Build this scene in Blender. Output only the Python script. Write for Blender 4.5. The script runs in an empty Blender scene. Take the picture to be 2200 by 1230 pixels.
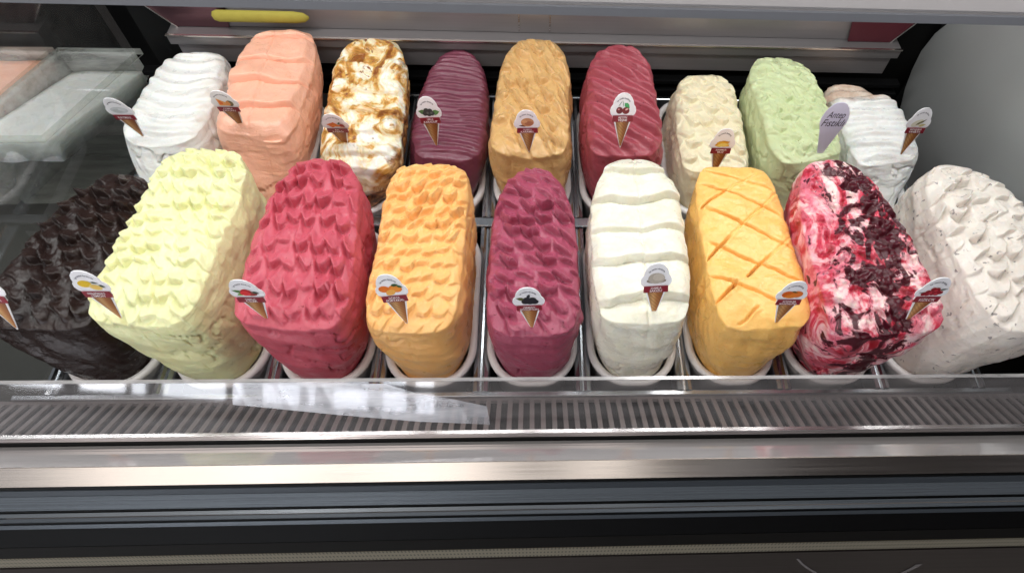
import bpy, bmesh, math, random
import numpy as np
from mathutils import Vector, Matrix
random.seed(7)
S = bpy.context.scene
C = S.collection

# ------------------------------------------------------------------ camera
F_PX, PITCH, YAW, ROLL = 1393.3, math.radians(58.4588), math.radians(5.821), math.radians(5.0043)
CAM = np.array([.0019, -.41548, .96613]); PCX, PCY = 1219.94, 611.75     # principal point in the 2200 px wide photograph
def cam_rot():
    ca, sa = math.cos(PITCH), math.sin(PITCH)
    R = np.array([[1, 0, 0], [0, -sa, -ca], [0, ca, -sa]])
    cb, sb = math.cos(YAW), math.sin(YAW); Rz = np.array([[cb, -sb, 0], [sb, cb, 0], [0, 0, 1]])
    cc, sc = math.cos(ROLL), math.sin(ROLL); Rr = np.array([[cc, -sc, 0], [sc, cc, 0], [0, 0, 1]])
    return Rr @ R @ Rz
RC = cam_rot()                                    # rows: right, down, forward
cd = bpy.data.cameras.new('camera'); cam = bpy.data.objects.new('camera', cd); C.objects.link(cam)
M = Matrix.Identity(4)
for i in range(3):
    M[i][0] = RC[0][i]; M[i][1] = -RC[1][i]; M[i][2] = -RC[2][i]; M[i][3] = CAM[i]
cam.matrix_world = M
cd.sensor_fit = 'HORIZONTAL'; cd.sensor_width = 36; cd.lens = 36 * F_PX / 2200
cd.shift_x = -(PCX - 1100) / 2200; cd.shift_y = (PCY - 615) / 2200
cd.clip_start = .02; cd.clip_end = 60
S.camera = cam

def ray(u, v): return RC.T @ np.array([(u - PCX) / F_PX, (v - PCY) / F_PX, 1.])
def atz(u, v, z): d = ray(u, v); return CAM + d * ((z - CAM[2]) / d[2])
def aty(u, v, y): d = ray(u, v); return CAM + d * ((y - CAM[1]) / d[1])
def atx(u, v, x): d = ray(u, v); return CAM + d * ((x - CAM[0]) / d[0])

# ------------------------------------------------------------------ light
W = bpy.data.worlds.new('World'); S.world = W; W.use_nodes = True
bg = W.node_tree.nodes['Background']; bg.inputs[0].default_value = (.95, .95, 1, 1); bg.inputs[1].default_value = .27
S.view_settings.view_transform = 'Standard'; S.view_settings.look = 'None'
S.view_settings.exposure = .06; S.view_settings.gamma = 1
S.render.engine = 'CYCLES'; S.cycles.max_bounces = 8; S.cycles.transparent_max_bounces = 8
S.cycles.use_denoising = True
def area(name, loc, size, power, aim, color=(1, 1, 1)):
    d = bpy.data.lights.new(name, 'AREA'); d.shape = 'RECTANGLE'; d.size, d.size_y = size; d.energy = power; d.color = color
    o = bpy.data.objects.new(name, d); C.objects.link(o); o.location = loc
    o.rotation_euler = (Vector(aim) - Vector(loc)).to_track_quat('-Z', 'Y').to_euler(); return o
area('case_led_tube', (0, .43, .68), (2.8, .04), 7.6, (0, .26, 0), (.96, 1, .985))
area('case_led_tube', (0, .04, .72), (2.8, .04), 2.5, (0, .2, 0), (.98, 1, .985))
area('ceiling_lamp', (-.9, -.7, 2.6), (1.2, .5), 46, (-.2, .1, 0), (1, .97, .94))
area('ceiling_lamp', (.9, .9, 2.6), (1.2, .3), 14, (.2, .1, 0), (1, .97, .94))

# ------------------------------------------------------------------ materials
def lin(c):
    return tuple(((x / 255) / 12.92 if x / 255 <= .04045 else ((x / 255 + .055) / 1.055) ** 2.4) for x in c) + (1,)
class NT:
    def __init__(s, name):
        s.m = bpy.data.materials.new(name); s.m.use_nodes = True; s.t = s.m.node_tree; s.n = s.t.nodes; s.l = s.t.links
        s.p = s.n['Principled BSDF']
    def node(s, k, **kw):
        n = s.n.new(k)
        for a, b in kw.items():
            if a[0] == 'i' and a[1:].isdigit(): n.inputs[int(a[1:])].default_value = b
            else: setattr(n, a, b)
        return n
    def link(s, a, b): s.l.new(a, b)
    def coord(s, scale=(1, 1, 1), kind='Object'):
        tc = s.node('ShaderNodeTexCoord'); mp = s.node('ShaderNodeMapping'); mp.inputs['Scale'].default_value = scale
        s.link(tc.outputs[kind], mp.inputs[0]); return mp.outputs[0]
    def noise(s, vec, scale, detail=4, rough=.55, dist=0.):
        n = s.node('ShaderNodeTexNoise'); n.inputs['Scale'].default_value = scale; n.inputs['Detail'].default_value = detail
        n.inputs['Roughness'].default_value = rough; n.inputs['Distortion'].default_value = dist
        s.link(vec, n.inputs['Vector']); return n.outputs['Fac']
    def ramp(s, fac, stops):
        r = s.node('ShaderNodeValToRGB'); e = r.color_ramp.elements
        while len(e) < len(stops): e.new(.5)
        for q, (pos, col) in zip(e, stops): q.position = pos; q.color = col
        s.link(fac, r.inputs[0]); return r.outputs[0]
    def mix(s, fac, a, b):
        m = s.node('ShaderNodeMix', data_type='RGBA')
        if isinstance(fac, float): m.inputs[0].default_value = fac
        else: s.link(fac, m.inputs[0])
        for sock, v in ((m.inputs[6], a), (m.inputs[7], b)):
            if isinstance(v, tuple): sock.default_value = v
            else: s.link(v, sock)
        return m.outputs[2]
    def bump(s, h, strength, dist):
        b = s.node('ShaderNodeBump'); b.inputs['Strength'].default_value = strength; b.inputs['Distance'].default_value = dist
        s.link(h, b.inputs['Height']); s.link(b.outputs[0], s.p.inputs['Normal'])
def gelato_mat(name, c, c2=None, rough=.5, sss=.3, speck=None, extra=None, spec=.5, var=.5):
    t = NT(name); v = t.coord()
    a = lin(c); b = lin(c2) if c2 else tuple(x * .8 for x in a[:3]) + (1,)
    n = t.noise(v, 22, 5, .6, .4)
    col = t.mix(t.ramp(n, [(.38, (0, 0, 0, 1)), (.68, (var, var, var, 1))]), a, b)
    if speck:                                     # dark crumbs or seeds in the mix
        f = t.noise(v, speck[1], 2, .5, .3)
        k = t.ramp(f, [(speck[2], (0, 0, 0, 1)), (speck[2] + .03, (1, 1, 1, 1))])
        col = t.mix(k, col, lin(speck[0]))
    if extra: col = extra(t, v, col)
    t.link(col, t.p.inputs['Base Color'])
    t.p.inputs['Roughness'].default_value = rough; t.p.inputs['Specular IOR Level'].default_value = spec
    if sss:
        t.p.inputs['Subsurface Weight'].default_value = sss; t.p.inputs['Subsurface Scale'].default_value = .005
        t.p.inputs['Subsurface Radius'].default_value = (1, .6, .4)
    h = t.noise(v, 260, 5, .65, .2); g = t.noise(t.coord((1, 1, 1.6)), 60, 5, .6, 1.2)
    ad = t.node('ShaderNodeMath', operation='MULTIPLY_ADD'); t.link(g, ad.inputs[0]); ad.inputs[1].default_value = 2.2; t.link(h, ad.inputs[2])
    k = t.noise(t.coord((14, 14, 95)), 1, 4, .6, 1.5); a2 = t.node('ShaderNodeMath', operation='MULTIPLY_ADD'); t.link(k, a2.inputs[0]); a2.inputs[1].default_value = 2.2; t.link(ad.outputs[0], a2.inputs[2])
    t.bump(a2.outputs[0], .42, .0017)
    t.p.inputs['Coat Weight'].default_value = .12; t.p.inputs['Coat Roughness'].default_value = .3
    rr = t.noise(v, 40, 3); q = t.node('ShaderNodeMapRange'); t.link(rr, q.inputs[0]); q.inputs[1].default_value = .3; q.inputs[2].default_value = .7; q.inputs[3].default_value = max(.14, rough - .26); q.inputs[4].default_value = rough + .04
    t.link(q.outputs[0], t.p.inputs['Roughness'])
    return t.m
def metal(name, c, rough=.25, streak=(3, 400, 400), amt=.1, bump=.05, metallic=1.):
    t = NT(name); v = t.coord(streak)
    n = t.noise(v, 1, 4, .6)
    a = lin(c); t.link(t.mix(n, tuple(x * .82 for x in a[:3]) + (1,), a), t.p.inputs['Base Color'])
    t.p.inputs['Metallic'].default_value = metallic
    q = t.node('ShaderNodeMapRange'); t.link(n, q.inputs[0]); q.inputs[3].default_value = rough - amt; q.inputs[4].default_value = rough + amt
    t.link(q.outputs[0], t.p.inputs['Roughness']); t.bump(n, bump, .001)
    return t.m
def plain(name, c, rough=.5, metallic=0., spec=.5, noise=.12, scale=60):
    t = NT(name); v = t.coord(); a = lin(c); n = t.noise(v, scale, 4)
    t.link(t.mix(n, tuple(x * (1 - noise) for x in a[:3]) + (1,), tuple(min(1, x * (1 + noise)) for x in a[:3]) + (1,)), t.p.inputs['Base Color'])
    t.p.inputs['Roughness'].default_value = rough; t.p.inputs['Metallic'].default_value = metallic; t.p.inputs['Specular IOR Level'].default_value = spec
    return t.m
def sheet(name, tint, veil, veil_col, rough=.03, film=False):
    """clear plastic or glass: mostly see-through, a dirty veil, a Fresnel reflection"""
    t = NT(name); out = t.n['Material Output']
    tr = t.node('ShaderNodeBsdfTransparent'); tr.inputs[0].default_value = tint
    df = t.node('ShaderNodeBsdfDiffuse'); df.inputs[0].default_value = veil_col
    m1 = t.node('ShaderNodeMixShader'); t.link(tr.outputs[0], m1.inputs[1]); t.link(df.outputs[0], m1.inputs[2])
    v = t.coord((6, 30, 30)); n = t.noise(v, 1.5, 4, .6)
    q = t.node('ShaderNodeMapRange'); t.link(n, q.inputs[0]); q.inputs[1].default_value = .3; q.inputs[2].default_value = .7
    q.inputs[3].default_value = veil * .55; q.inputs[4].default_value = veil * 1.45; t.link(q.outputs[0], m1.inputs[0])
    gl = t.node('ShaderNodeBsdfGlossy'); gl.inputs[0].default_value = (.95, .95, .97, 1); gl.inputs['Roughness'].default_value = rough
    fr = t.node('ShaderNodeFresnel'); fr.inputs[0].default_value = 1.9
    geo = t.node('ShaderNodeNewGeometry'); inv = t.node('ShaderNodeMath', operation='SUBTRACT'); inv.inputs[0].default_value = 1; t.link(geo.outputs['Backfacing'], inv.inputs[1])
    fm = t.node('ShaderNodeMath', operation='MULTIPLY'); t.link(fr.outputs[0], fm.inputs[0]); t.link(inv.outputs[0], fm.inputs[1])
    vm = t.node('ShaderNodeMath', operation='MULTIPLY'); t.link(q.outputs[0], vm.inputs[0]); t.link(inv.outputs[0], vm.inputs[1]); t.link(vm.outputs[0], m1.inputs[0])
    m2 = t.node('ShaderNodeMixShader'); t.link(fm.outputs[0], m2.inputs[0]); t.link(m1.outputs[0], m2.inputs[1]); t.link(gl.outputs[0], m2.inputs[2])
    if film:
        b = t.node('ShaderNodeBump'); b.inputs['Strength'].default_value = .12; b.inputs['Distance'].default_value = .001
        t.link(t.noise(t.coord((60, 60, 60)), 1, 4), b.inputs['Height']); t.link(b.outputs[0], gl.inputs['Normal'])
    t.link(m2.outputs[0], out.inputs[0]); return t.m

STEEL = metal('brushed_steel', (205, 200, 200), .27)
STEEL_BACK = metal('steel_back', (146, 141, 142), .36, amt=.08, metallic=.6)
STEEL_LEDGE = metal('ledge_steel', (140, 136, 137), .38, metallic=.6)
STEEL_MIRROR = metal('polished_steel', (228, 224, 222), .08, amt=.03, bump=.015, metallic=.72)
STEEL_BRIGHT = metal('bright_steel', (240, 233, 227), .24, amt=.08)
STEEL_DARK = metal('grille_steel', (150, 141, 140), .45, metallic=.3)
RACKM = metal('rack_steel', (190, 195, 200), .2, streak=(200, 4, 200))
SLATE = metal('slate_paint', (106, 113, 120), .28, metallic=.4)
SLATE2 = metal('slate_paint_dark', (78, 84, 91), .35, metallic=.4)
CHAR = plain('charcoal_plastic', (9, 9, 10), .6, spec=.1)
BLACK = plain('black_rubber', (6, 6, 6), .6, spec=.2)
WELL = plain('dark_well', (26, 26, 28), .35, spec=.6)
WHITEP = plain('white_plastic', (246, 244, 244), .38, noise=.03)
FASCIA = metal('dark_fascia', (52, 48, 47), .35, metallic=.5)
GLASSM = sheet('splash_guard_acrylic', (.93, .92, .92, 1), .16, (.55, .52, .52, 1), .04)
PANEM = sheet('end_pane_glass', (.90, .91, .91, 1), .06, (.42, .42, .4, 1), .05)
CLEARRIM = sheet('clear_plastic_rim', (.9, .9, .88, 1), .5, (.74, .75, .72, 1), .12)
CLEARP = sheet('clear_plastic', (.86, .88, .86, 1), .46, (.70, .70, .66, 1), .12)
ENDGREY = metal('frosted_end_panel', (176, 178, 178), .42, streak=(3, 5, 5), amt=.16, metallic=.35)

# ------------------------------------------------------------------ helpers
def link(name, me, mat, parent=None, smooth=False):
    o = bpy.data.objects.new(name, me); C.objects.link(o)
    if mat is not None:
        for m in (mat if isinstance(mat, (list, tuple)) else [mat]): me.materials.append(m)
    if parent: o.parent = parent
    if smooth: me.polygons.foreach_set('use_smooth', np.ones(len(me.polygons), bool))
    return o
def mk(name, v, f, mat, parent=None, smooth=False):
    me = bpy.data.meshes.new(name); me.from_pydata([tuple(map(float, p)) for p in v], [], f); me.update()
    return link(name, me, mat, parent, smooth)
def thing(name, label, cat, loc=(0, 0, 0), group=None):
    o = bpy.data.objects.new(name, None); C.objects.link(o); o.location = loc; o.empty_display_size = .02
    o['label'] = label; o['category'] = cat
    if group: o['group'] = group
    return o
def tag(o, label, cat, group=None):
    o['label'] = label; o['category'] = cat
    if group: o['group'] = group
    return o
def boxmesh(x0, x1, y0, y1, z0, z1, bev=0.):
    bm = bmesh.new(); bmesh.ops.create_cube(bm, size=1)
    for q in bm.verts: q.co = Vector((x0 + (q.co.x + .5) * (x1 - x0), y0 + (q.co.y + .5) * (y1 - y0), z0 + (q.co.z + .5) * (z1 - z0)))
    if bev: bmesh.ops.bevel(bm, geom=bm.edges[:], offset=bev, segments=2, affect='EDGES', profile=.5)
    me = bpy.data.meshes.new('box'); bm.to_mesh(me); bm.free(); return me
def box(name, x0, x1, y0, y1, z0, z1, mat, parent=None, bev=0.):
    me = boxmesh(x0, x1, y0, y1, z0, z1, bev); me.name = name; return link(name, me, mat, parent)
def extr(name, prof, x0, x1, mat, parent=None):
    """closed (y, z) outline swept along x, with a cap at both ends"""
    n = len(prof); v = [(x0, y, z) for y, z in prof] + [(x1, y, z) for y, z in prof]
    f = [(i, (i + 1) % n, n + (i + 1) % n, n + i) for i in range(n)] + [tuple(range(n))[::-1], tuple(range(n, 2 * n))]
    o = mk(name, v, f, mat, parent); fix(o.data); return o
def fix(me):
    bm = bmesh.new(); bm.from_mesh(me); bmesh.ops.recalc_face_normals(bm, faces=bm.faces); bm.to_mesh(me); bm.free()
def plate(name, pts, thick, mat, parent=None):
    """flat polygon in space given some thickness on its far side"""
    p = [Vector(q) for q in pts]; n = Vector((0, 0, 0))
    for i in range(len(p)): n += p[i].cross(p[(i + 1) % len(p)])
    n.normalize(); k = len(p)
    v = [tuple(q) for q in p] + [tuple(q - n * thick) for q in p]
    f = [tuple(range(k)), tuple(range(k, 2 * k))[::-1]] + [(i, k + i, k + (i + 1) % k, (i + 1) % k) for i in range(k)]
    o = mk(name, v, f, mat, parent); fix(o.data); return o

# lattice noise
def _h(ix, iy, seed):
    h = (ix.astype(np.int64) * 374761393 + iy.astype(np.int64) * 668265263 + seed * 974711) & 0x7fffffff
    h = ((h ^ (h >> 13)) * 1274126177) & 0x7fffffff
    return ((h ^ (h >> 16)) & 0xffff) / 65535.
def ns(x, y, seed=0):
    x0 = np.floor(x); y0 = np.floor(y); fx = x - x0; fy = y - y0
    fx = fx * fx * fx * (fx * (fx * 6 - 15) + 10); fy = fy * fy * fy * (fy * (fy * 6 - 15) + 10)
    a = _h(x0, y0, seed); b = _h(x0 + 1, y0, seed); c = _h(x0, y0 + 1, seed); d = _h(x0 + 1, y0 + 1, seed)
    return (a + (b - a) * fx) * (1 - fy) + (c + (d - c) * fx) * fy - .5
def fbm(x, y, seed=0, o=4):
    s = 0; a = 1.
    for i in range(o): s = s + a * ns(x * 2 ** i, y * 2 ** i, seed + i * 17); a *= .5
    return s
def sm(a, b, x): t = np.clip((x - a) / (b - a), 0, 1); return t * t * (3 - 2 * t)

P = .165; ROW2 = .34
# ------------------------------------------------------------------ gelato tubs
def ring(n_pts, hx, y0, y1, rx, ry):
    """rounded oblong outline, counter-clockwise from the front left"""
    pts = []
    for cx, cy, a0 in ((-hx + rx, y0 + ry, 180), (hx - rx, y0 + ry, 270), (hx - rx, y1 - ry, 0), (-hx + rx, y1 - ry, 90)):
        for i in range(n_pts + 1):
            a = math.radians(a0 + 90 * i / n_pts); pts.append((cx + rx * math.cos(a), cy + ry * math.sin(a)))
    return pts
def loft(loops):
    n = len(loops[0]); v = [p for l in loops for p in l]; f = []
    for k in range(len(loops) - 1):
        for i in range(n): f.append((k * n + i, k * n + (i + 1) % n, (k + 1) * n + (i + 1) % n, (k + 1) * n + i))
    return v, f
def tub_parts():
    def L(dx, dy, z): return [(x, y, z) for x, y in ring(9, .074 + dx, -.013 - dy, .298 + dy, .062 + dx, .072 + dy)]
    v, f = loft([L(-.012, -.012, -.004), L(-.011, -.011, .001), L(-.004, -.004, .003), L(0, 0, .001), L(.0006, .0006, -.003), L(0, 0, -.007), L(-.003, -.003, -.008)])
    rim = bpy.data.meshes.new('rim'); rim.from_pydata(v, [], f)
    v, f = loft([L(-.003, -.003, -.0075), L(-.0035, -.0035, -.022), L(-.006, -.006, -.025), L(-.012, -.012, -.10), L(-.016, -.016, -.115)])
    n = len(v) // 5; f.append(tuple(range(4 * n, 5 * n)))
    wall = bpy.data.meshes.new('wall'); wall.from_pydata(v, [], f)
    for m in (rim, wall): m.materials.append(WHITEP); m.polygons.foreach_set('use_smooth', np.ones(len(m.polygons), bool)); fix(m)
    return rim, wall
RIM, WALL = tub_parts()
FLAV = {}
def tub(k, r, label):
    t = thing('gelato_tub', label, 'tub', ((k - 4) * P, ROW2 * r, 0), 'white oblong tubs in the rack')
    o = bpy.data.objects.new('rim', RIM); C.objects.link(o); o.parent = t
    o = bpy.data.objects.new('body', WALL); C.objects.link(o); o.parent = t

def mound(k, r, label, quad, z, mat, pat, nf=5.5, nb=3.6, lip=1.6, bulge=.006, drop=.006, rough_side=1., res=1., seed=0, lump=.004, edge=.35, side=None, sag=None, group='gelato mounds in two rows'):
    """a block of gelato: a cap carved by pat(x, y) with walls running down into its tub"""
    org = np.array([(k - 4) * P, ROW2 * r, 0.])
    zz = z if isinstance(z, (tuple, list)) else (z,) * 4
    FL, FR, BL, BR = [atz(u, v, q) - org for (u, v), q in zip(quad, zz)]
    NA, NB = int(108 * res), int(220 * res)
    a, b = np.meshgrid(np.linspace(-1, 1, NA), np.linspace(-1, 1, NB), indexing='ij')
    rr = np.maximum(np.abs(a), np.abs(b))
    n = np.where(b < 0, nf, nb); n = n + np.where(np.abs(b) < .0, 0, 0)
    d = (np.abs(a) ** n + np.abs(b) ** n) ** (1 / n) + 1e-9
    ua, ub = a * rr / d, b * rr / d
    s, t = (ua + 1) / 2, (ub + 1) / 2
    top = ((1 - s) * (1 - t))[..., None] * FL + (s * (1 - t))[..., None] * FR + ((1 - s) * t)[..., None] * BL + (s * t)[..., None] * BR
    X, Y = top[..., 0].copy(), top[..., 1].copy()
    h = pat(X, Y, s, t)
    fade = 1 - sm(.82, 1., rr) * (1 - edge)
    top[..., 2] += h * fade - 1.9 * drop * rr ** 7 + lump * 2 * fbm(X * 14, Y * 14, seed + 3, 3)
    if sag is not None: top[..., 2] += sag(s, t)
    hx = ns(X * 60, Y * 60, seed + 9); hy = ns(X * 60 + 9, Y * 60, seed + 10)
    top[..., 0] += .004 * hx * sm(.6, 1, rr); top[..., 1] += .004 * hy * sm(.6, 1, rr)
    idx = np.arange(NA * NB).reshape(NA, NB)
    verts = [top.reshape(-1, 3)]
    q = np.stack([idx[:-1, :-1], idx[1:, :-1], idx[1:, 1:], idx[:-1, 1:]], -1).reshape(-1, 4)
    loop = np.concatenate([idx[:-1, 0], idx[-1, :-1], idx[:0:-1, -1], idx[0, :0:-1]])
    LP = top.reshape(-1, 3)[loop]; m = len(loop)
    la, lb = a.reshape(-1)[loop], b.reshape(-1)[loop]
    # base outline in the tub, same parametrisation
    nbv = 2.75; dd = (np.abs(la) ** nbv + np.abs(lb) ** nbv) ** (1 / nbv)
    BX = la / dd * .0655; BY = .1425 + lb / dd * .1455
    BP = np.stack([BX, BY, np.full(m, -.004)], 1)
    cen = np.array([0, .1425, 0.])
    K = int(44 * res)
    tt = (np.arange(1, K + 1) / K)
    seg = np.linalg.norm(np.roll(LP, -1, 0)[:, :2] - LP[:, :2], axis=1); arc = np.concatenate([[0], np.cumsum(seg)[:-1]]); tot = seg.sum()
    out = BP - cen; out[:, 0] /= .0655 ** 2; out[:, 1] /= .1475 ** 2; out[:, 2] = 0; out /= np.linalg.norm(out, axis=1)[:, None]
    T = tt[:, None]
    g = T ** lip
    pos = LP[None] * (1 - g[..., None]) + BP[None] * g[..., None]
    pos[..., 2] = LP[None, :, 2] * (1 - T) + BP[None, :, 2] * T
    # waviness that closes around the loop
    ang = arc / tot * 2 * np.pi; cxr, cyr = np.cos(ang)[None] * 1., np.sin(ang)[None] * 1.
    A = arc[None] + 0 * T; Zv = pos[..., 2]
    w = sm(0, .12, T)
    blend = np.minimum(1, np.minimum(A, tot - A) / .03)
    disp = .0055 * fbm(cxr * 3 + T * .7, cyr * 3 + Zv * 18, seed + 21, 3)
    disp = disp + blend * rough_side * (.0040 * fbm(A * 14 + Zv * 9, Zv * 48 + A * 5, seed + 31, 3) + .0016 * np.abs(ns(A * 60 + 20 * Zv, Zv * 22 + 4 * A, seed + 41)) )
    crack = np.abs(fbm(A * 16 - Zv * 6, Zv * 26 + A * 7, seed + 51, 3)); disp = disp - blend * rough_side * .005 * np.exp(-(crack / .035) ** 2) * sm(.0, .3, ns(A * 9, Zv * 9, seed + 55) + .2)
    if side is not None: disp = disp + side(A, Zv, T)
    disp = disp * w + bulge * np.sin(np.pi * T)
    disp = disp * (1 - .8 * sm(.93, 1, T))
    pos = pos + out[None] * disp[..., None]
    verts.append(pos.reshape(-1, 3))
    base = NA * NB; fs = [q]
    prev = loop
    for kk in range(K):
        cur = base + kk * m + np.arange(m)
        fs.append(np.stack([prev, cur, np.roll(cur, -1), np.roll(prev, -1)], 1)); prev = cur
    V = np.concatenate(verts); Fq = np.concatenate(fs)
    me = bpy.data.meshes.new('gelato'); me.vertices.add(len(V)); me.vertices.foreach_set('co', V.astype(np.float32).ravel())
    me.loops.add(Fq.size); me.loops.foreach_set('vertex_index', Fq.astype(np.int32).ravel())
    me.polygons.add(len(Fq)); me.polygons.foreach_set('loop_start', np.arange(0, Fq.size, 4, dtype=np.int32))
    me.update(calc_edges=True); me.validate()
    o = link('gelato_mound', me, mat, None, True); o.location = org
    tag(o, label, 'gelato', group)
    FLAV[(k, r)] = o
    return o

# carving patterns; x, y in metres on the cap (y = 0 at the front), height in metres
def scales(du, dv, H, wave=.22, slant=.5, warp=.35, seed=0, gain=.55, ph=.0, sharp=.11):
    def f(x, y, s, t):
        wx = x / du + warp * ns(x * 40, y * 40, seed); wy = y / dv + warp * .5 * ns(x * 35 + 7, y * 35, seed + 1)
        cph = 2 * np.pi * (wx + slant * wy)
        phi = wy + wave * np.sin(cph) + .10 * np.sin(2 * cph + .8)
        cell = np.floor(phi); fr = phi - cell                    # 0 at the front lip of each dab, 1 behind it
        up = sm(0, sharp, fr); down = 1 - .9 * sm(sharp, 1., fr) ** .8
        body = gain + (1 - gain) * (.5 + .5 * np.cos(cph - 1.0))
        amp = .75 + .7 * ns(np.floor(wx + slant * wy + .5) * 3.7, cell * 5.1, seed + 5)
        return 1.9 * H * (up * down * body * amp) + .0016 * fbm(x * 90, y * 90, seed + 8, 3) + .0012 * ns(x * 200, y * 70, seed + 2)
    return f
def dabs(du, dv, H, skew=.5, jit=.22, seed=0, rx=.56, pit=.6, curve=.25, reach=1.):
    """rows of spatula marks: a raised lip, a cliff facing the front, then a pit that ramps back up"""
    def f(x, y, s, t):
        wx = x + .004 * ns(x * 50, y * 50, seed + 30); wy = y + .004 * ns(x * 45, y * 45, seed + 31) + .007 * ns(x * 11, y * 11, seed + 32)
        row = np.floor(wy / dv); tot = np.zeros_like(x)
        for dj in (-1, 0, 1):
            j = row + dj; off = .5 * (j % 2) + .3 * ns(j * 1.7, j * .3, seed + 7)
            col = np.floor(wx / du - off + .5)
            for di in (-1, 0, 1):
                i = col + di
                a1 = _h(i, j, seed + 1) - .5; a2 = _h(i, j, seed + 2) - .5; a3 = _h(i, j, seed + 3) - .5; a4 = _h(i, j, seed + 4) - .5
                cx = (i + off + jit * a1) * du; cy = (j + .5 + jit * a2) * dv
                p = (wx - cx) / (rx * du)
                q = (wy - cy) / dv + (skew + jit * 1.8 * a3) * p * .5 - curve * p * p + .10 * np.sin(3.2 * p + 6 * a4)
                win = np.clip(1 - p * p, 0, 1) ** .75
                lip = np.where(q > 0, 1 - np.clip(q / (.62 * reach), 0, 1) ** .8, 0)
                dip = np.where(q <= 0, -pit * (1 - np.clip(-q / (.55 * reach), 0, 1) ** 1.2), 0)
                k = sm(-.05, .05, q)
                tot = tot + H * (1 + .8 * a4) * win * (np.where(q > .05, lip, np.where(q < -.05, dip, k * .9 - (1 - k) * pit * .9)))
        tot = tot * np.clip(1. + 1.1 * fbm(x * 9, y * 9, seed + 60, 2), .6, 1.35)
        return tot + .0012 * fbm(x * 90, y * 90, seed + 8, 3) + .0010 * ns(x * 220, y * 60, seed + 9)
    return f
def steps(ys, H, seed=0, curve=.01, skew=0., rise=.3):
    ys = np.array(ys)
    def f(x, y, s, t):
        yy = y + curve * 18 * x * x * np.sign(1) + skew * x + .011 * ns(x * 20, y * 9, seed) + .005 * ns(x * 55, y * 14, seed + 1)
        h = np.zeros_like(x)
        for i in range(len(ys) - 1):
            w = ys[i + 1] - ys[i]; fr = (yy - ys[i]) / w
            inn = (fr >= 0) & (fr < 1)
            prof = sm(0, .11, fr) * (1 - (1 - rise) * sm(.10, 1, fr))
            h = np.where(inn, H * prof * (1 + .5 * ns(x * 14, np.full_like(x, i * 3.3), seed + 4)), h)
        return h - .003 * np.exp(-((x - .004 + .006 * ns(y * 20, y * 0 + 1., seed + 9)) / .0022) ** 2) * (h > .004) + .0028 * fbm(x * 35, y * 45, seed + 6, 4)
    return f
def waves(per, H, seed=0, skew=0., warp=.8, curve=0.):
    def f(x, y, s, t):
        p = (y + skew * x + curve * x * x) / per + warp * fbm(x * 10, y * 16, seed, 2)
        fr = p - np.floor(p); prof = sm(0, .3, fr) * (1 - sm(.3, 1, fr))
        return 1.5 * H * prof * (.55 + 1.2 * np.abs(ns(x * 18, np.floor(p) * 2.3, seed + 3))) + .0022 * fbm(x * 30, y * 60, seed + 5, 4)
    return f
def grooves(lines, depth, seed=0):
    def f(x, y, s, t):
        h = .0022 * fbm(x * 40, y * 60, seed, 4) + .0012 * np.abs(ns(x * 25, y * 110, seed + 8)) + .003 * fbm(x * 12, y * 22, seed + 4, 2)
        for (x0, y0, x1, y1, dpt, wd) in lines:
            dx, dy = x1 - x0, y1 - y0; L = math.hypot(dx, dy)
            uu = ((x - x0) * dx + (y - y0) * dy) / L; q = ((x - x0) * dy - (y - y0) * dx) / L
            q = q + .003 * ns(uu * 30, uu * 0 + dpt * 900, seed + 2) + .0012 * ns(uu * 160, uu * 0 + dpt * 700, seed + 12)
            dpt = dpt * np.clip(.8 + 1.5 * ns(uu * 28, uu * 0 + wd * 9e4, seed + 14), .15, 1.5)
            on = sm(-.004, .004, uu) * sm(-.004, .004, L - uu)
            h = h - on * depth * dpt * np.exp(-(q / wd) ** 2) + on * .0012 * np.exp(-((q - 2.4 * wd) / (1.6 * wd)) ** 2)
        return h
    return f
def chunks(H, sc, seed=0):
    def f(x, y, s, t):
        n1 = fbm(x * sc, y * sc, seed, 3); n2 = ns(x * sc * 2.3, y * sc * 2.3, seed + 5)
        return H * (1 - 2.2 * np.abs(n1)) + H * .6 * np.abs(n2) * 2 - H * .5 + .001 * fbm(x * 120, y * 120, seed + 7, 3)
    return f

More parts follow.
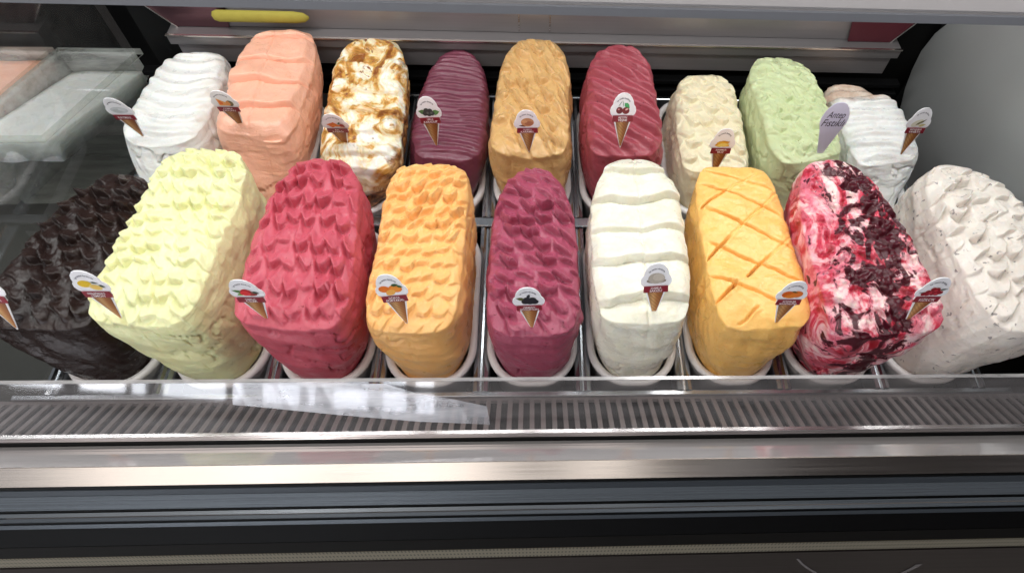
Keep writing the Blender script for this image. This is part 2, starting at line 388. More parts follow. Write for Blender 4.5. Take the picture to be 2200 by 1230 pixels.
def swirl_mat():
    t = NT('cornelian_swirl'); v = t.coord((1, .75, 1))
    n1 = t.noise(v, 11, 5, .62, 2.2); n2 = t.noise(v, 26, 5, .6, 1.4); n3 = t.noise(v, 9, 3, .5, 1.)
    base = t.ramp(n1, [(.36, lin((240, 222, 214))), (.455, lin((234, 176, 182))), (.52, lin((205, 60, 84))), (.60, lin((150, 18, 34)))])
    lite = t.ramp(n2, [(.46, (0, 0, 0, 1)), (.62, (1, 1, 1, 1))])
    col = t.mix(lite, base, lin((222, 120, 140)))
    # the fruit jam runs as a dark vein from the back right to the front
    tc = t.node('ShaderNodeTexCoord'); sp = t.node('ShaderNodeSeparateXYZ'); t.link(tc.outputs['Object'], sp.inputs[0])
    m1 = t.node('ShaderNodeMath', operation='MULTIPLY_ADD'); t.link(sp.outputs[1], m1.inputs[0]); m1.inputs[1].default_value = -.17; m1.inputs[2].default_value = .0
    m2 = t.node('ShaderNodeMath', operation='ADD'); t.link(sp.outputs[0], m2.inputs[0]); t.link(m1.outputs[0], m2.inputs[1])
    m3 = t.node('ShaderNodeMath', operation='ABSOLUTE'); t.link(m2.outputs[0], m3.inputs[0])
    m4 = t.node('ShaderNodeMath', operation='MULTIPLY_ADD'); t.link(m3.outputs[0], m4.inputs[0]); m4.inputs[1].default_value = -2.6; t.link(n2, m4.inputs[2])
    m5 = t.node('ShaderNodeMath', operation='MULTIPLY_ADD'); t.link(n3, m5.inputs[0]); m5.inputs[1].default_value = .5; t.link(m4.outputs[0], m5.inputs[2])
    dark = t.ramp(m5.outputs[0], [(.632, (0, 0, 0, 1)), (.675, (1, 1, 1, 1))])
    col = t.mix(dark, col, lin((74, 10, 26)))
    t.link(col, t.p.inputs['Base Color']); t.p.inputs['Roughness'].default_value = .34
    t.p.inputs['Subsurface Weight'].default_value = .25; t.p.inputs['Subsurface Scale'].default_value = .005
    t.bump(t.noise(v, 120, 5, .6, .5), .4, .0018); return t.m
def caramel_mat():
    t = NT('caramel_ripple'); v = t.coord((1, .8, 1))
    n1 = t.noise(v, 14, 5, .62, 1.8); n2 = t.noise(v, 55, 4, .6, .8); n3 = t.noise(v, 24, 4, .6, .9)
    base = t.ramp(n1, [(.40, lin((244, 241, 230))), (.49, lin((238, 220, 178))), (.55, lin((212, 160, 80))), (.64, lin((146, 88, 38)))])
    nut = t.ramp(n2, [(.60, (0, 0, 0, 1)), (.64, (1, 1, 1, 1))])
    col = t.mix(t.mix(nut, (0, 0, 0, 1), t.ramp(n3, [(.47, (0, 0, 0, 1)), (.56, (1, 1, 1, 1))])), base, lin((140, 84, 38)))
    # the walls of this block are rolled in roasted crumbs
    tc = t.node('ShaderNodeTexCoord'); sp = t.node('ShaderNodeSeparateXYZ'); t.link(tc.outputs['Object'], sp.inputs[0])
    z1 = t.node('ShaderNodeMath', operation='MULTIPLY_ADD'); t.link(sp.outputs[2], z1.inputs[0]); z1.inputs[1].default_value = -5.; t.link(n3, z1.inputs[2])
    x1 = t.node('ShaderNodeMath', operation='MULTIPLY_ADD'); t.link(sp.outputs[0], x1.inputs[0]); x1.inputs[1].default_value = 4.; t.link(z1.outputs[0], x1.inputs[2])
    crumb = t.ramp(x1.outputs[0], [(.28, (0, 0, 0, 1)), (.42, (1, 1, 1, 1))])
    cc = t.ramp(n2, [(.35, lin((70, 40, 18))), (.5, lin((150, 98, 48))), (.62, lin((214, 170, 110)))])
    col = t.mix(crumb, col, cc)
    t.link(col, t.p.inputs['Base Color']); t.p.inputs['Roughness'].default_value = .34
    t.p.inputs['Subsurface Weight'].default_value = .25; t.p.inputs['Subsurface Scale'].default_value = .005
    t.bump(t.noise(v, 150, 5, .6, .5), .4, .0018); return t.m
def stale(t, v, col):                             # the older, dried crust at the back of the last white block
    tc = t.node('ShaderNodeTexCoord'); sp = t.node('ShaderNodeSeparateXYZ'); t.link(tc.outputs['Object'], sp.inputs[0])
    n = t.noise(v, 26, 4, .6)
    q = t.node('ShaderNodeMath', operation='MULTIPLY_ADD'); t.link(n, q.inputs[0]); q.inputs[1].default_value = .06; t.link(sp.outputs[1], q.inputs[2])
    return t.mix(t.ramp(q.outputs[0], [(.232, (0, 0, 0, 1)), (.262, (.85, .85, .85, 1))]), col, t.ramp(n, [(.4, lin((226, 208, 190))), (.62, lin((190, 152, 124)))]))
def frost(t, v, col):                             # frost on the foot of the chocolate
    tc = t.node('ShaderNodeTexCoord'); sp = t.node('ShaderNodeSeparateXYZ'); t.link(tc.outputs['Object'], sp.inputs[0])
    n = t.noise(v, 34, 4, .6, .8)
    q = t.node('ShaderNodeMath', operation='MULTIPLY_ADD'); t.link(sp.outputs[2], q.inputs[0]); q.inputs[1].default_value = -3.5; t.link(n, q.inputs[2])
    return t.mix(t.ramp(q.outputs[0], [(.50, (0, 0, 0, 1)), (.62, (.75, .75, .75, 1))]), col, lin((196, 184, 180)))
G = {
 'choc': gelato_mat('dark_chocolate', (38, 26, 24), (52, 35, 29), .36, 0, extra=frost, spec=.4),
 'yellow': gelato_mat('pale_lemon', (236, 237, 186), (230, 226, 162), .5),
 'red': gelato_mat('strawberry_red', (200, 88, 104), (184, 68, 86), .55, speck=((150, 24, 40), 190, .70)),
 'orange': gelato_mat('orange_sorbet', (246, 192, 122), (241, 174, 94), .5),
 'black': gelato_mat('blackberry_pink', (168, 78, 102), (150, 60, 84), .5, speck=((110, 24, 46), 210, .69)),
 'white': gelato_mat('mastic_white', (238, 236, 222), (230, 224, 194), .42, var=.6),
 'tang': gelato_mat('tangerine', (249, 198, 116), (244, 184, 92), .44),
 'cookies': gelato_mat('cookie_cream', (228, 220, 211), (214, 202, 192), .46, speck=((150, 141, 138), 90, .665)),
 'swirl': swirl_mat(), 'caramel': caramel_mat(),
 'kaymak': gelato_mat('clotted_cream_white', (234, 235, 232), (226, 224, 218), .42),
 'salmon': gelato_mat('melon_salmon', (244, 186, 160), (238, 172, 142), .5),
 'mul': gelato_mat('mulberry_purple', (118, 58, 76), (104, 48, 66), .2, spec=.5, sss=.15),
 'coffee': gelato_mat('salted_caramel', (216, 174, 116), (204, 158, 98), .42),
 'cherry': gelato_mat('sour_cherry', (166, 74, 86), (150, 58, 72), .5, speck=((96, 18, 32), 150, .70)),
 'banana': gelato_mat('banana_cream', (236, 226, 196), (228, 214, 176), .46),
 'pist': gelato_mat('pistachio_green', (206, 216, 172), (194, 204, 150), .5, speck=((150, 150, 84), 170, .70)),
 'vanilla': gelato_mat('vanilla_white', (235, 235, 233), (226, 224, 220), .42, extra=stale),
}
ROW_F = 'in the front row'
mound(0, 0, 'dark chocolate gelato block with glossy scalloped top at the left end of front row', [(-95, 690), (190, 705), (180, 360), (345, 366)], .13, G['choc'], dabs(.029, .031, .0105, .7, .35, 1), seed=1, nb=2.8)
mound(1, 0, 'pale lemon yellow gelato block with scalloped peaks on top', [(150, 682), (398, 695), (350, 308), (546, 315)], .18, G['yellow'], dabs(.0215, .0275, .0084, .55, .25, 2, pit=.8), seed=2, lip=1.25, nb=3.8, edge=.6)
mound(2, 0, 'strawberry red gelato block with deep petal shaped dabs on top', [(478, 690), (735, 702), (600, 330), (780, 335)], .17, G['red'], dabs(.0235, .039, .0108, .35, .3, 3, rx=.5, pit=.9, curve=.35), seed=3, lip=1.3, edge=.3, nb=3.3)
mound(3, 0, 'bright orange gelato block with rows of small scalloped dabs', [(768, 704), (978, 704), (838, 345), (1012, 345)], .15, G['orange'], dabs(.0225, .0255, .0084, -.55, .3, 4, pit=.8), seed=4, nb=5.5)
mound(4, 0, 'mauve pink blackberry gelato block with rounded back and curled dabs', [(1041, 712), (1252, 712), (1066, 352), (1228, 352)], .15, G['black'], dabs(.028, .027, .0108, .75, .4, 5, pit=.7), seed=5, nb=2.5, lip=1.1, edge=.5)
mound(5, 0, 'snow white gelato block with four wide stepped folds across', [(1280, 690), (1492, 690), (1264, 338), (1456, 338)], .15, G['white'], steps([-.03, .052, .118, .178, .238, .30, .36], .018, seed=6, curve=-.01, rise=.25), seed=6, nb=2.4, lip=1.0, lump=.003, edge=.8)
mound(6, 0, 'smooth tangerine gelato block scored with a diamond grid', [(1546, 703), (1764, 692), (1486, 350), (1658, 350)], .15, G['tang'],
      grooves([(-.055, .235, .06, .315, 1.2, .0016), (-.06, .135, .082, .27, 1.3, .0016), (-.005, .10, .088, .185, 1.25, .0016), (-.06, .055, -.022, .088, 1.2, .002), (-.03, .022, .004, .045, .8, .0016),
               (-.058, .29, .08, .215, 1.2, .0021), (-.056, .235, .088, .145, 1.3, .0021), (-.06, .17, .09, .082, 1.4, .0021), (-.06, .105, .05, .045, 1.2, .002), (-.05, .32, .07, .27, .9, .002)], .011, seed=7), seed=7, lip=1.4, nb=5, rough_side=.8)
mound(7, 0, 'white gelato block marbled with crimson cornelian cherry sauce and dark fruit', [(1793, 722), (2064, 702), (1698, 333), (1876, 342)], .19, G['swirl'], lambda x, y, s, t: dabs(.026, .026, .006, .6, .7, 8, pit=.7)(x, y, s, t) + .7 * chunks(.009, 42, seed=8)(x, y, s, t), seed=8, lip=1.25, nb=2.8)
mound(8, 0, 'grey white gelato block flecked with cookie crumbs at the right end of front row', [(2150, 712), (2400, 690), (1955, 345), (2150, 345)], .18, G['cookies'], dabs(.034, .034, .0105, -.7, .45, 9, pit=.7), seed=9, lip=1.2, nb=2.6)
mound(0, 1, 'white clotted cream gelato block with fine ripples behind the chocolate one', [(223, 300), (415, 312), (362, 98), (502, 108)], (.095, .09, .095, .085), G['kaymak'], waves(.029, .0052, seed=11, warp=.4, curve=-5), seed=11, nf=2.8, nb=3.2, res=.85)
mound(1, 1, 'tall salmon pink melon gelato block with broad stepped folds', [(447, 276), (620, 304), (533, 58), (693, 63)], (.12, .12, .13, .13), G['salmon'], steps([-.01, .06, .125, .185, .24, .30, .36, .42], .018, seed=12, curve=-.008, rise=.5), seed=12, res=.85, nb=3.2)
mound(2, 1, 'cream gelato block rippled with amber caramel and crumbs', [(678, 345), (856, 362), (726, 70), (882, 75)], (.10, .10, .11, .11), G['caramel'], lambda x, y, s, t: 1.25 * steps([-.02, .035, .08, .13, .18, .235, .29, .36], .011, seed=13, curve=-.006)(x, y, s, t) + .5 * chunks(.007, 45, 14)(x, y, s, t), seed=13, res=.85, nb=2.8)
mound(3, 1, 'glossy dark purple mulberry gelato block with fine cross ripples', [(866, 332), (1042, 345), (925, 98), (1048, 100)], .09, G['mul'], waves(.015, .0042, seed=15, warp=.6, skew=.1), seed=15, res=.85, nb=2.3, nf=3.4, rough_side=.5)
mound(4, 1, 'caramel brown gelato block with sparse curved dabs', [(1045, 326), (1224, 326), (1086, 74), (1224, 77)], .13, G['coffee'], dabs(.030, .037, .0095, .9, .4, 16, rx=.46, pit=.7), seed=16, res=.85, nb=3., lip=1.3)
mound(5, 1, 'dark cherry red gelato block with diagonal ridges on top', [(1260, 326), (1430, 326), (1262, 92), (1398, 95)], .13, G['cherry'], waves(.036, .011, seed=17, skew=.75, warp=.35), seed=17, res=.85, nb=2.8)
mound(6, 1, 'cream coloured banana gelato block with overlapping thumb dabs', [(1464, 362), (1618, 362), (1448, 150), (1580, 152)], .09, G['banana'], dabs(.029, .031, .0078, .5, .2, 18, pit=.6, curve=.4), seed=18, res=.85, nb=3.)
mound(7, 1, 'pale green pistachio gelato block with rough dabbed top', [(1674, 347), (1826, 322), (1598, 112), (1741, 121)], .12, G['pist'], dabs(.021, .023, .0072, .5, .6, 19, pit=.7), seed=19, res=.85, nb=3.2, lip=1.3)
mound(8, 1, 'white rippled gelato block with a dried tan crust behind it', [(1846, 352), (1994, 330), (1762, 146), (1896, 150)], .088, G['vanilla'], waves(.028, .0055, seed=20, warp=.4), seed=20, res=.85, nb=2.4, sag=lambda s, t: -.03 * sm(.66, .76, t))
names = [['dark chocolate', 'pale lemon', 'strawberry red', 'bright orange', 'mauve blackberry', 'snow white stepped', 'diamond scored tangerine', 'crimson marbled', 'crumb flecked grey white'],
         ['rippled white clotted cream', 'salmon melon', 'caramel rippled cream', 'glossy purple mulberry', 'caramel brown', 'dark cherry', 'cream banana', 'green pistachio', 'crusted white']]
for r in (0, 1):
    for k in range(9):
        tub(k, r, 'white plastic tub rimming the %s gelato' % names[r][k])

# ------------------------------------------------------------------ rack that carries the tubs
rack = thing('tub_rack', 'stainless steel rack whose dividers separate the gelato tubs', 'rack')
def divider_mesh(y0, y1):
    prof = [(-.013, -.013), (-.0115, -.0095), (-.0055, -.0075), (-.0015, -.0105), (.0015, -.0105), (.0055, -.0075), (.0115, -.0095), (.013, -.013), (.013, -.045), (-.013, -.045)]
    v = [(x, y0, z) for x, z in prof] + [(x, y1, z) for x, z in prof]; n = len(prof)
    f = [(i, n + i, n + (i + 1) % n, (i + 1) % n) for i in range(n)] + [tuple(range(n)), tuple(range(n, 2 * n))[::-1]]
    me = bpy.data.meshes.new('divider'); me.from_pydata(v, [], f); fix(me); me.materials.append(RACKM); return me
D1, D2 = divider_mesh(-.018, .303), divider_mesh(.329, .645)
for me in (D1, D2):
    for i in range(-1, 9):
        o = bpy.data.objects.new('divider', me); C.objects.link(o); o.parent = rack; o.location.x = (i - 3.5) * P
box('crossbar', -.80, .80, .305, .327, -.03, -.006, RACKM, rack, .003)
box('front_bar', -.80, .80, -.0262, -.0165, -.05, -.012, RACKM, rack, .002)
box('back_bar', -.80, .80, .647, .66, -.05, -.008, RACKM, rack, .003)
box('well_floor', -.80, .80, -.03, .65, -.15, -.14, WELL, rack)

# ------------------------------------------------------------------ the display case
case = thing('display_case', 'stainless steel gelato display case with dark front and vent grille', 'display case')
XL, XR = -1.02, 1.02
def zy(v, y): return float(aty(1100, v, y)[2])
# return-air grille: slopes down from the front lip to the rack
VB, VF = (-.0275, -.0165), (-.101, .0331)
ux, uz = VF[0] - VB[0], VF[1] - VB[1]; LV = math.hypot(ux, uz)
gr = bpy.data.objects.new('vent_grille', None); C.objects.link(gr); gr.parent = case
def vent_pt(s, d=0.): return (VB[0] + ux * s - uz / LV * d * -1, VB[1] + uz * s + ux / LV * d * -1)
def slat_mesh():
    h = .0036; a, b = vent_pt(.06), vent_pt(.93); n = (uz / LV * -1, -ux / LV * -1)
    n = (uz / LV, -ux / LV)
    v = []
    for (y, z) in (a, b):
        for x in (-h, h): v.append((x, y, z))
    v += [(x, y - n[0] * .004, z - n[1] * .004) for x, y, z in v]
    f = [(0, 1, 3, 2), (4, 6, 7, 5), (0, 4, 5, 1), (2, 3, 7, 6), (0, 2, 6, 4), (1, 5, 7, 3)]
    me = bpy.data.meshes.new('slat'); me.from_pydata(v, [], f); fix(me); me.materials.append(STEEL_DARK); return me
SL = slat_mesh()
for i in range(-52, 53):
    o = bpy.data.objects.new('slat', SL); C.objects.link(o); o.parent = gr; o.location.x = i * .0172
def band(name, p0, p1, mat, parent, th=.006, x0=XL, x1=XR):
    """a flat strip between two (y, z) edges, th thick on the inner side"""
    dy, dz = p1[0] - p0[0], p1[1] - p0[1]; L = math.hypot(dy, dz); n = (dz / L * th, -dy / L * th)
    if n[1] > 0: n = (-n[0], -n[1])
    return extr(name, [p0, p1, (p1[0] + n[0], p1[1] + n[1]), (p0[0] + n[0], p0[1] + n[1])], x0, x1, mat, parent)
band('grille_edge', vent_pt(-.03), vent_pt(.06), STEEL_DARK, gr)
band('grille_edge', vent_pt(.93), vent_pt(1.), STEEL_DARK, gr)
duct = extr('duct', [(-.105, .015), (-.030, -.036), (-.030, -.08), (-.105, -.08)], XL, XR, BLACK, case)
# front trim: bands from the grille lip down to the fascia, the (y, z) edges read off one vertical section of the case
sec = {}
for v, y in ((930, -.1025), (938, -.1045), (947, -.108), (989, -.140), (991, -.1412), (1030, -.165), (1039, -.1690), (1050, -.1735), (1079, -.190), (1085, -.1925), (1103, -.204), (1109, -.2065), (1117, -.211), (1154, -.231), (1163, -.2325), (1178, -.240), (1195, -.2445), (1199, -.2455), (1300, -.262)):
    sec[v] = (y, zy(v, y))
band('grille_lip', sec[930], sec[938], STEEL, case)
band('gasket', (sec[938][0] + .0, sec[938][1] - .003), (sec[947][0], sec[947][1] - .003), BLACK, case)
band('mirror_strip', sec[947], sec[989], STEEL_MIRROR, case)
band('bright_strip', sec[991], sec[1030], STEEL_BRIGHT, case, .008)
band('shadow_gap', (sec[1030][0], sec[1030][1] - .004), (sec[1039][0], sec[1039][1] - .004), BLACK, case)
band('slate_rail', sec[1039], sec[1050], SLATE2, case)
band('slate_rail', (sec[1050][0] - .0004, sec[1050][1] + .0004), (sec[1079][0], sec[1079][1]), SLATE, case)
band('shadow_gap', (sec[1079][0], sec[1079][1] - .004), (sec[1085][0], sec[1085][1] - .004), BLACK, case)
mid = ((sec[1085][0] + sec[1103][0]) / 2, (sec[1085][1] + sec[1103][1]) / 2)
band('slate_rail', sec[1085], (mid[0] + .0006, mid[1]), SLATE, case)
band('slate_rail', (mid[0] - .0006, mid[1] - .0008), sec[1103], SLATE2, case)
band('shadow_gap', (sec[1103][0], sec[1103][1] - .004), (sec[1109][0], sec[1109][1] - .004), BLACK, case)
band('slate_rail', sec[1109], sec[1117], SLATE2, case)
band('kick_panel', sec[1117], sec[1154], CHAR, case)
band('shadow_gap', (sec[1154][0], sec[1154][1] - .004), (sec[1178][0], sec[1178][1] - .004), BLACK, case)
def perforated():
    t = NT('perforated_tape'); v = t.coord((1, 1, 1))
    sp = t.node('ShaderNodeSeparateXYZ'); t.link(v, sp.inputs[0])
    def fr(sock, per, off=0.):
        m = t.node('ShaderNodeMath', operation='MULTIPLY_ADD'); t.link(sock, m.inputs[0]); m.inputs[1].default_value = 1 / per; m.inputs[2].default_value = off
        f = t.node('ShaderNodeMath', operation='FRACT'); t.link(m.outputs[0], f.inputs[0])
        c = t.node('ShaderNodeMath', operation='SUBTRACT'); t.link(f.outputs[0], c.inputs[0]); c.inputs[1].default_value = .5
        s = t.node('ShaderNodeMath', operation='POWER'); t.link(c.outputs[0], s.inputs[0]); s.inputs[1].default_value = 2; return s.outputs[0]
    a = t.node('ShaderNodeMath', operation='ADD'); t.link(fr(sp.outputs[0], .0056), a.inputs[0]); t.link(fr(sp.outputs[2], .018, .25), a.inputs[1])
    col = t.ramp(a.outputs[0], [(.045, lin((70, 66, 58))), (.075, lin((132, 126, 110)))])
    t.link(col, t.p.inputs['Base Color']); t.p.inputs['Roughness'].default_value = .5; return t.m
band('perforated_strip', sec[1178], sec[1195], perforated(), case)
fas = band('fascia', sec[1199], sec[1300], FASCIA, case)
# pale curved strokes laid flat on the fascia
def fascia_pt(u, v):
    y = sec[1199][0]
    for _ in range(6):
        p = aty(u, v, y); y = sec[1199][0] + (p[2] - sec[1199][1]) / (sec[1300][1] - sec[1199][1]) * (sec[1300][0] - sec[1199][0])
    return aty(u, v, y - .0008)
def stroke(px, w0, w1):
    L = []; Rr = []
    for i, (u, v) in enumerate(px):
        w = w0 + (w1 - w0) * i / (len(px) - 1); L.append(fascia_pt(u - w, v)); Rr.append(fascia_pt(u + w, v))
    vv = L + Rr; n = len(L); mk('curved_stroke', vv, [(i, i + 1, n + i + 1, n + i) for i in range(n - 1)], plain('pale_stroke', (120, 116, 116), .4), case)
stroke([(1713, 1199), (1722, 1209), (1735, 1219), (1755, 1231), (1790, 1246)], 3, 5)
stroke([(1975, 1211), (1962, 1219), (1945, 1227), (1925, 1236)], 7, 5)
# back of the case: ledge, sloping rear door, dark slot behind the tubs
YB = .68
def zb(v): return float(aty(1100, v, YB)[2])
XA, XB = -.715, .765
box('ledge', XA, XB, YB, YB + .05, zb(110), zb(91), STEEL_LEDGE, case, .0012)
box('ledge_lip', XA, XB, YB - .003, YB + .002, zb(92) + .0005, zb(89), STEEL_BRIGHT, case)
box('ledge_under', XA + .01, XB - .01, YB + .006, YB + .05, zb(148), zb(110) - .001, STEEL_BACK, case, .001)
door = [(-.700, YB + .03, zb(90)), (.745, YB + .03, zb(90)), (.845, YB + .035, zb(-60)), (-.83, YB + .035, zb(-60))]
plate('rear_door', door, .006, STEEL_BACK, case)
def doorz(z): return YB + .03 + .005 * (z - zb(90)) / (zb(-60) - zb(90))
za, zc = zb(88), zb(-40)
mk('door_seam', [(-.028, doorz(za) - .0015, za), (-.0265, doorz(za) - .0015, za), (-.0265, doorz(zc) - .0015, zc), (-.028, doorz(zc) - .0015, zc)], [(0, 1, 2, 3)], STEEL, case)
mk('door_seam', [(.034, doorz(za) - .0015, za), (.0355, doorz(za) - .0015, za), (.0355, doorz(zc) - .0015, zc), (.034, doorz(zc) - .0015, zc)], [(0, 1, 2, 3)], STEEL, case)
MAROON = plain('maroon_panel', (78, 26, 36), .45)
BROWN = metal('door_reflection_brown', (112, 82, 88), .35)  # maroon reflection in the door's left part, put into the colour
for side, x0, x1, xt in ((-1, -.70, -.60, -.83), (1, .745, .655, .845)):
    y = YB + .026
    plate('door_side_patch', [(x0, y, zb(90)), (x1, y, zb(90)), (x1 - side * .03, y + .003, zb(-60)), (xt, y + .004, zb(-60))], .003, BROWN if side < 0 else MAROON, case)
    a = Vector((x0, y - .002, zb(92))); b = Vector((xt, y - .002, zb(-60)))
    mk('door_trim', [a, a + Vector((.0035, 0, 0)), b + Vector((.0035, 0, 0)), b, a + Vector((0, .003, 0)), a + Vector((.0035, .003, 0)), b + Vector((.0035, .003, 0)), b + Vector((0, .003, 0))], [(0, 1, 2, 3), (4, 7, 6, 5), (0, 3, 7, 4), (1, 5, 6, 2)], STEEL_BRIGHT, case)
box('back_wall', -.80, .86, YB + .06, YB + .075, -.2, .45, BLACK, case)
for v0, v1, yy in ((168, 176, .672), (188, 200, .668), (205, 210, .664)):
    z0, z1 = float(aty(1100, v1, yy)[2]), float(aty(1100, v0, yy)[2])
    box('slot_bar', -.80, .80, yy, yy + .02, z0, z1, CHAR, case, .001)
# ends of the case
EX = .855
out_pts = [(2130, 20), (2050, 45), (2015, 72), (1985, 110), (1965, 150), (1950, 190), (1940, 230), (1934, 280), (1936, 340), (1960, 420), (2010, 560), (2090, 690), (2120, 745), (2250, 770), (2500, 700), (2500, 20)]
plate('end_panel', [tuple(atx(u, v, EX)) for u, v in out_pts][::-1], .006, ENDGREY, case)
box('end_frame', EX + .012, EX + .03, -.05, YB + .10, -.25, .5, BLACK, case)
box('neighbour_wall', -2.6, -.88, .98, 1.0, -.3, .5, CHAR, case)
pane = plate('end_pane', [(-.835, -.02, -.12), (-.835, .735, -.12), (-.835, .735, .36), (-.835, -.02, .36)], .005, PANEM, case)
# front glass head rail above the gelato
zr = .596
extr('head_rail', [(.098, zr), (.112, zr), (.112, zr + .05), (.098, zr + .05), (.0965, zr + .03), (.0965, zr + .012), (.099, zr + .010), (.099, zr + .008)], -1.0, 1.0, plain('rail_enamel', (164, 159, 159), .4, noise=.05), case)
extr('head_rail_lip', [(.095, zr - .001), (.098, zr - .001), (.098, zr + .0075), (.095, zr + .0075)], -1.0, 1.0, plain('rail_lip_plastic', (98, 99, 104), .35, noise=.05), case)
# splash guard: a low acrylic sheet leaning back over the grille
GB, GT = np.array([-.1035, .037]), np.array([-.057, zy(816, -.057)])
plate('splash_guard', [(XL, GB[0], GB[1]), (XR, GB[0], GB[1]), (XR, GT[0], GT[1]), (XL, GT[0], GT[1])], .003, GLASSM, case)
extr('splash_guard_edge', [(GT[0] - .0012, GT[1]), (GT[0] + .0035, GT[1]), (GT[0] + .0035, GT[1] + .0022), (GT[0] - .0012, GT[1] + .0022)], XL, XR, sheet('acrylic_edge', (.8, .8, .8, 1), .5, (.72, .7, .7, 1), .1), case)

# protective film peeling off the splash guard
def on_guard(u, v, off=.0):
    n = np.array([0, -(GT[1] - GB[1]), GT[0] - GB[0]]); n /= np.linalg.norm(n)
    p0 = np.array([0, GB[0], GB[1]]) + n * off; d = ray(u, v); return CAM + d * (np.dot(p0 - CAM, n) / np.dot(d, n)), n
def film():
    upper = [(500, 822), (560, 822), (660, 821), (830, 824), (900, 846), (980, 858), (1046, 872)]
    lower = [(500, 869), (540, 872), (600, 878), (660, 884), (720, 890), (900, 905), (1053, 911)]
    N, K = 160, 16; v = []
    ul = np.array(upper); ll = np.array(lower)
    for i in range(N):
        s = i / (N - 1) * 6; j = min(5, int(s)); fr = s - j
        a = ul[j] * (1 - fr) + ul[j + 1] * fr; b = ll[j] * (1 - fr) + ll[j + 1] * fr
        for q in range(K):
            u, w = a * (1 - q / (K - 1)) + b * q / (K - 1)
            # creases of the slack film run slanting across it
            ph = u * .018 - w * .01
            cr = .0005 * abs(math.sin(ph * 1.9)) ** 30 + .0005 * float(ns(np.array([u * .02]), np.array([w * .03]), 5)[0]) + .001
            p, n = on_guard(u, w, .0015 + cr); v.append(p)
    f = [(i * K + q, i * K + q + 1, (i + 1) * K + q + 1, (i + 1) * K + q) for i in range(N - 1) for q in range(K - 1)]
    t = sheet('protective_film', (.94, .94, .96, 1), .34, (.86, .86, .92, 1), .2, film=True)
    o = mk('protective_film', v, f, t, None, True)
    tag(o, 'torn silvery protective film half peeled along the clear splash guard', 'plastic film')
film()

# yellow bar above the ledge, modelling a yellow reflection in the rear door
def roll():  # builds the yellow reflection bar, not a real roll
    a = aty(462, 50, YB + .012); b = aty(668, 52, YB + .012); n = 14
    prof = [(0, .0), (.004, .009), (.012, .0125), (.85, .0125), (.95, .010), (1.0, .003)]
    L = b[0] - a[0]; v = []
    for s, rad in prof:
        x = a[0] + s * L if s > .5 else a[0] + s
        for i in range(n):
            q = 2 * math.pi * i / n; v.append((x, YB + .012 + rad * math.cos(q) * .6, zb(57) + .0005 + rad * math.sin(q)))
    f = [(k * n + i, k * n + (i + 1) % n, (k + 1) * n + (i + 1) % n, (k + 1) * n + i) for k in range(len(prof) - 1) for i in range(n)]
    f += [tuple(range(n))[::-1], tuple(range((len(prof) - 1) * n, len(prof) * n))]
    o = mk('yellow_reflection_bar', v, f, plain('yellow_reflection', (160, 149, 66), .7, spec=.2), None, True); fix(o.data)
    tag(o, 'yellow bar standing in for a yellow reflection in the steel rear door', 'roll')  # category only; the bar stands in for a reflection
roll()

# ------------------------------------------------------------------ storage boxes beyond the end pane
def storage(name, corners, depth, lab, glab, gcol, level, fill):
    t = thing(name, lab, 'storage box', tuple(np.mean(corners, 0)), 'clear boxes beyond the end pane')
    o3 = np.mean(corners, 0); c = [np.array(q) - o3 for q in corners]
    def lp(sc, dz): return [tuple(np.array([q[0] * sc, q[1] * sc, q[2] + dz])) for q in c]
    v, f = loft([lp(.93, 0), lp(1.0, .002), lp(1.0, -.012), lp(.985, -.012)]); mk('rim', v, f, CLEARRIM, t)
    v, f = loft([lp(.93, -.001), lp(.95, -depth)]); f.append((4, 5, 6, 7)); mk('body', v, f, CLEARP, t)
    # gelato scraped to a slope inside it
    N = 18; gv = []
    for i in range(N):
        for j in range(N):
            a, b = i / (N - 1), j / (N - 1)
            p = (c[0] * (1 - a) * (1 - b) + c[1] * a * (1 - b) + c[2] * a * b + c[3] * (1 - a) * b) * .90
            gv.append((o3[0] + p[0], o3[1] + p[1], o3[2] - level(a, b) + .006 * float(ns(np.array([a * 4.]), np.array([b * 4.]), 3)[0])))
    gf = [(i * N + j, (i + 1) * N + j, (i + 1) * N + j + 1, i * N + j + 1) for i in range(N - 1) for j in range(N - 1)]
    o = mk('stored_gelato', gv, gf, gcol, None, True); sm_ = o.modifiers.new('thick', 'SOLIDIFY'); sm_.thickness = .05; sm_.offset = -1
    tag(o, glab, 'gelato')
zs = .02
A0, A1, A2, A3 = [atz(u, v, zs) for u, v in ((-110, 300), (88, 297), (302, 106), (124, 104))]
storage('storage_box', [A0, A1, A2, A3], .20, 'clear plastic box of white gelato seen through the left end pane', 'white gelato scraped to a slope in the nearer clear box', G['kaymak'], lambda a, b: .02 + .03 * b, 1)
B0, B1, B2, B3 = [atz(u, v, zs) for u, v in ((-330, 300), (-118, 300), (114, 103), (-60, 102))]
storage('storage_box', [B0, B1, B2, B3], .20, 'clear plastic box of orange gelato at the far left behind glass', 'orange gelato in the farther clear box at far left', G['salmon'], lambda a, b: .025 + .0 * b, 1)
box('side_floor', -2.2, -.92, -.3, 1.2, -.26, -.24, plain('side_well', (70, 70, 66), .4), case)

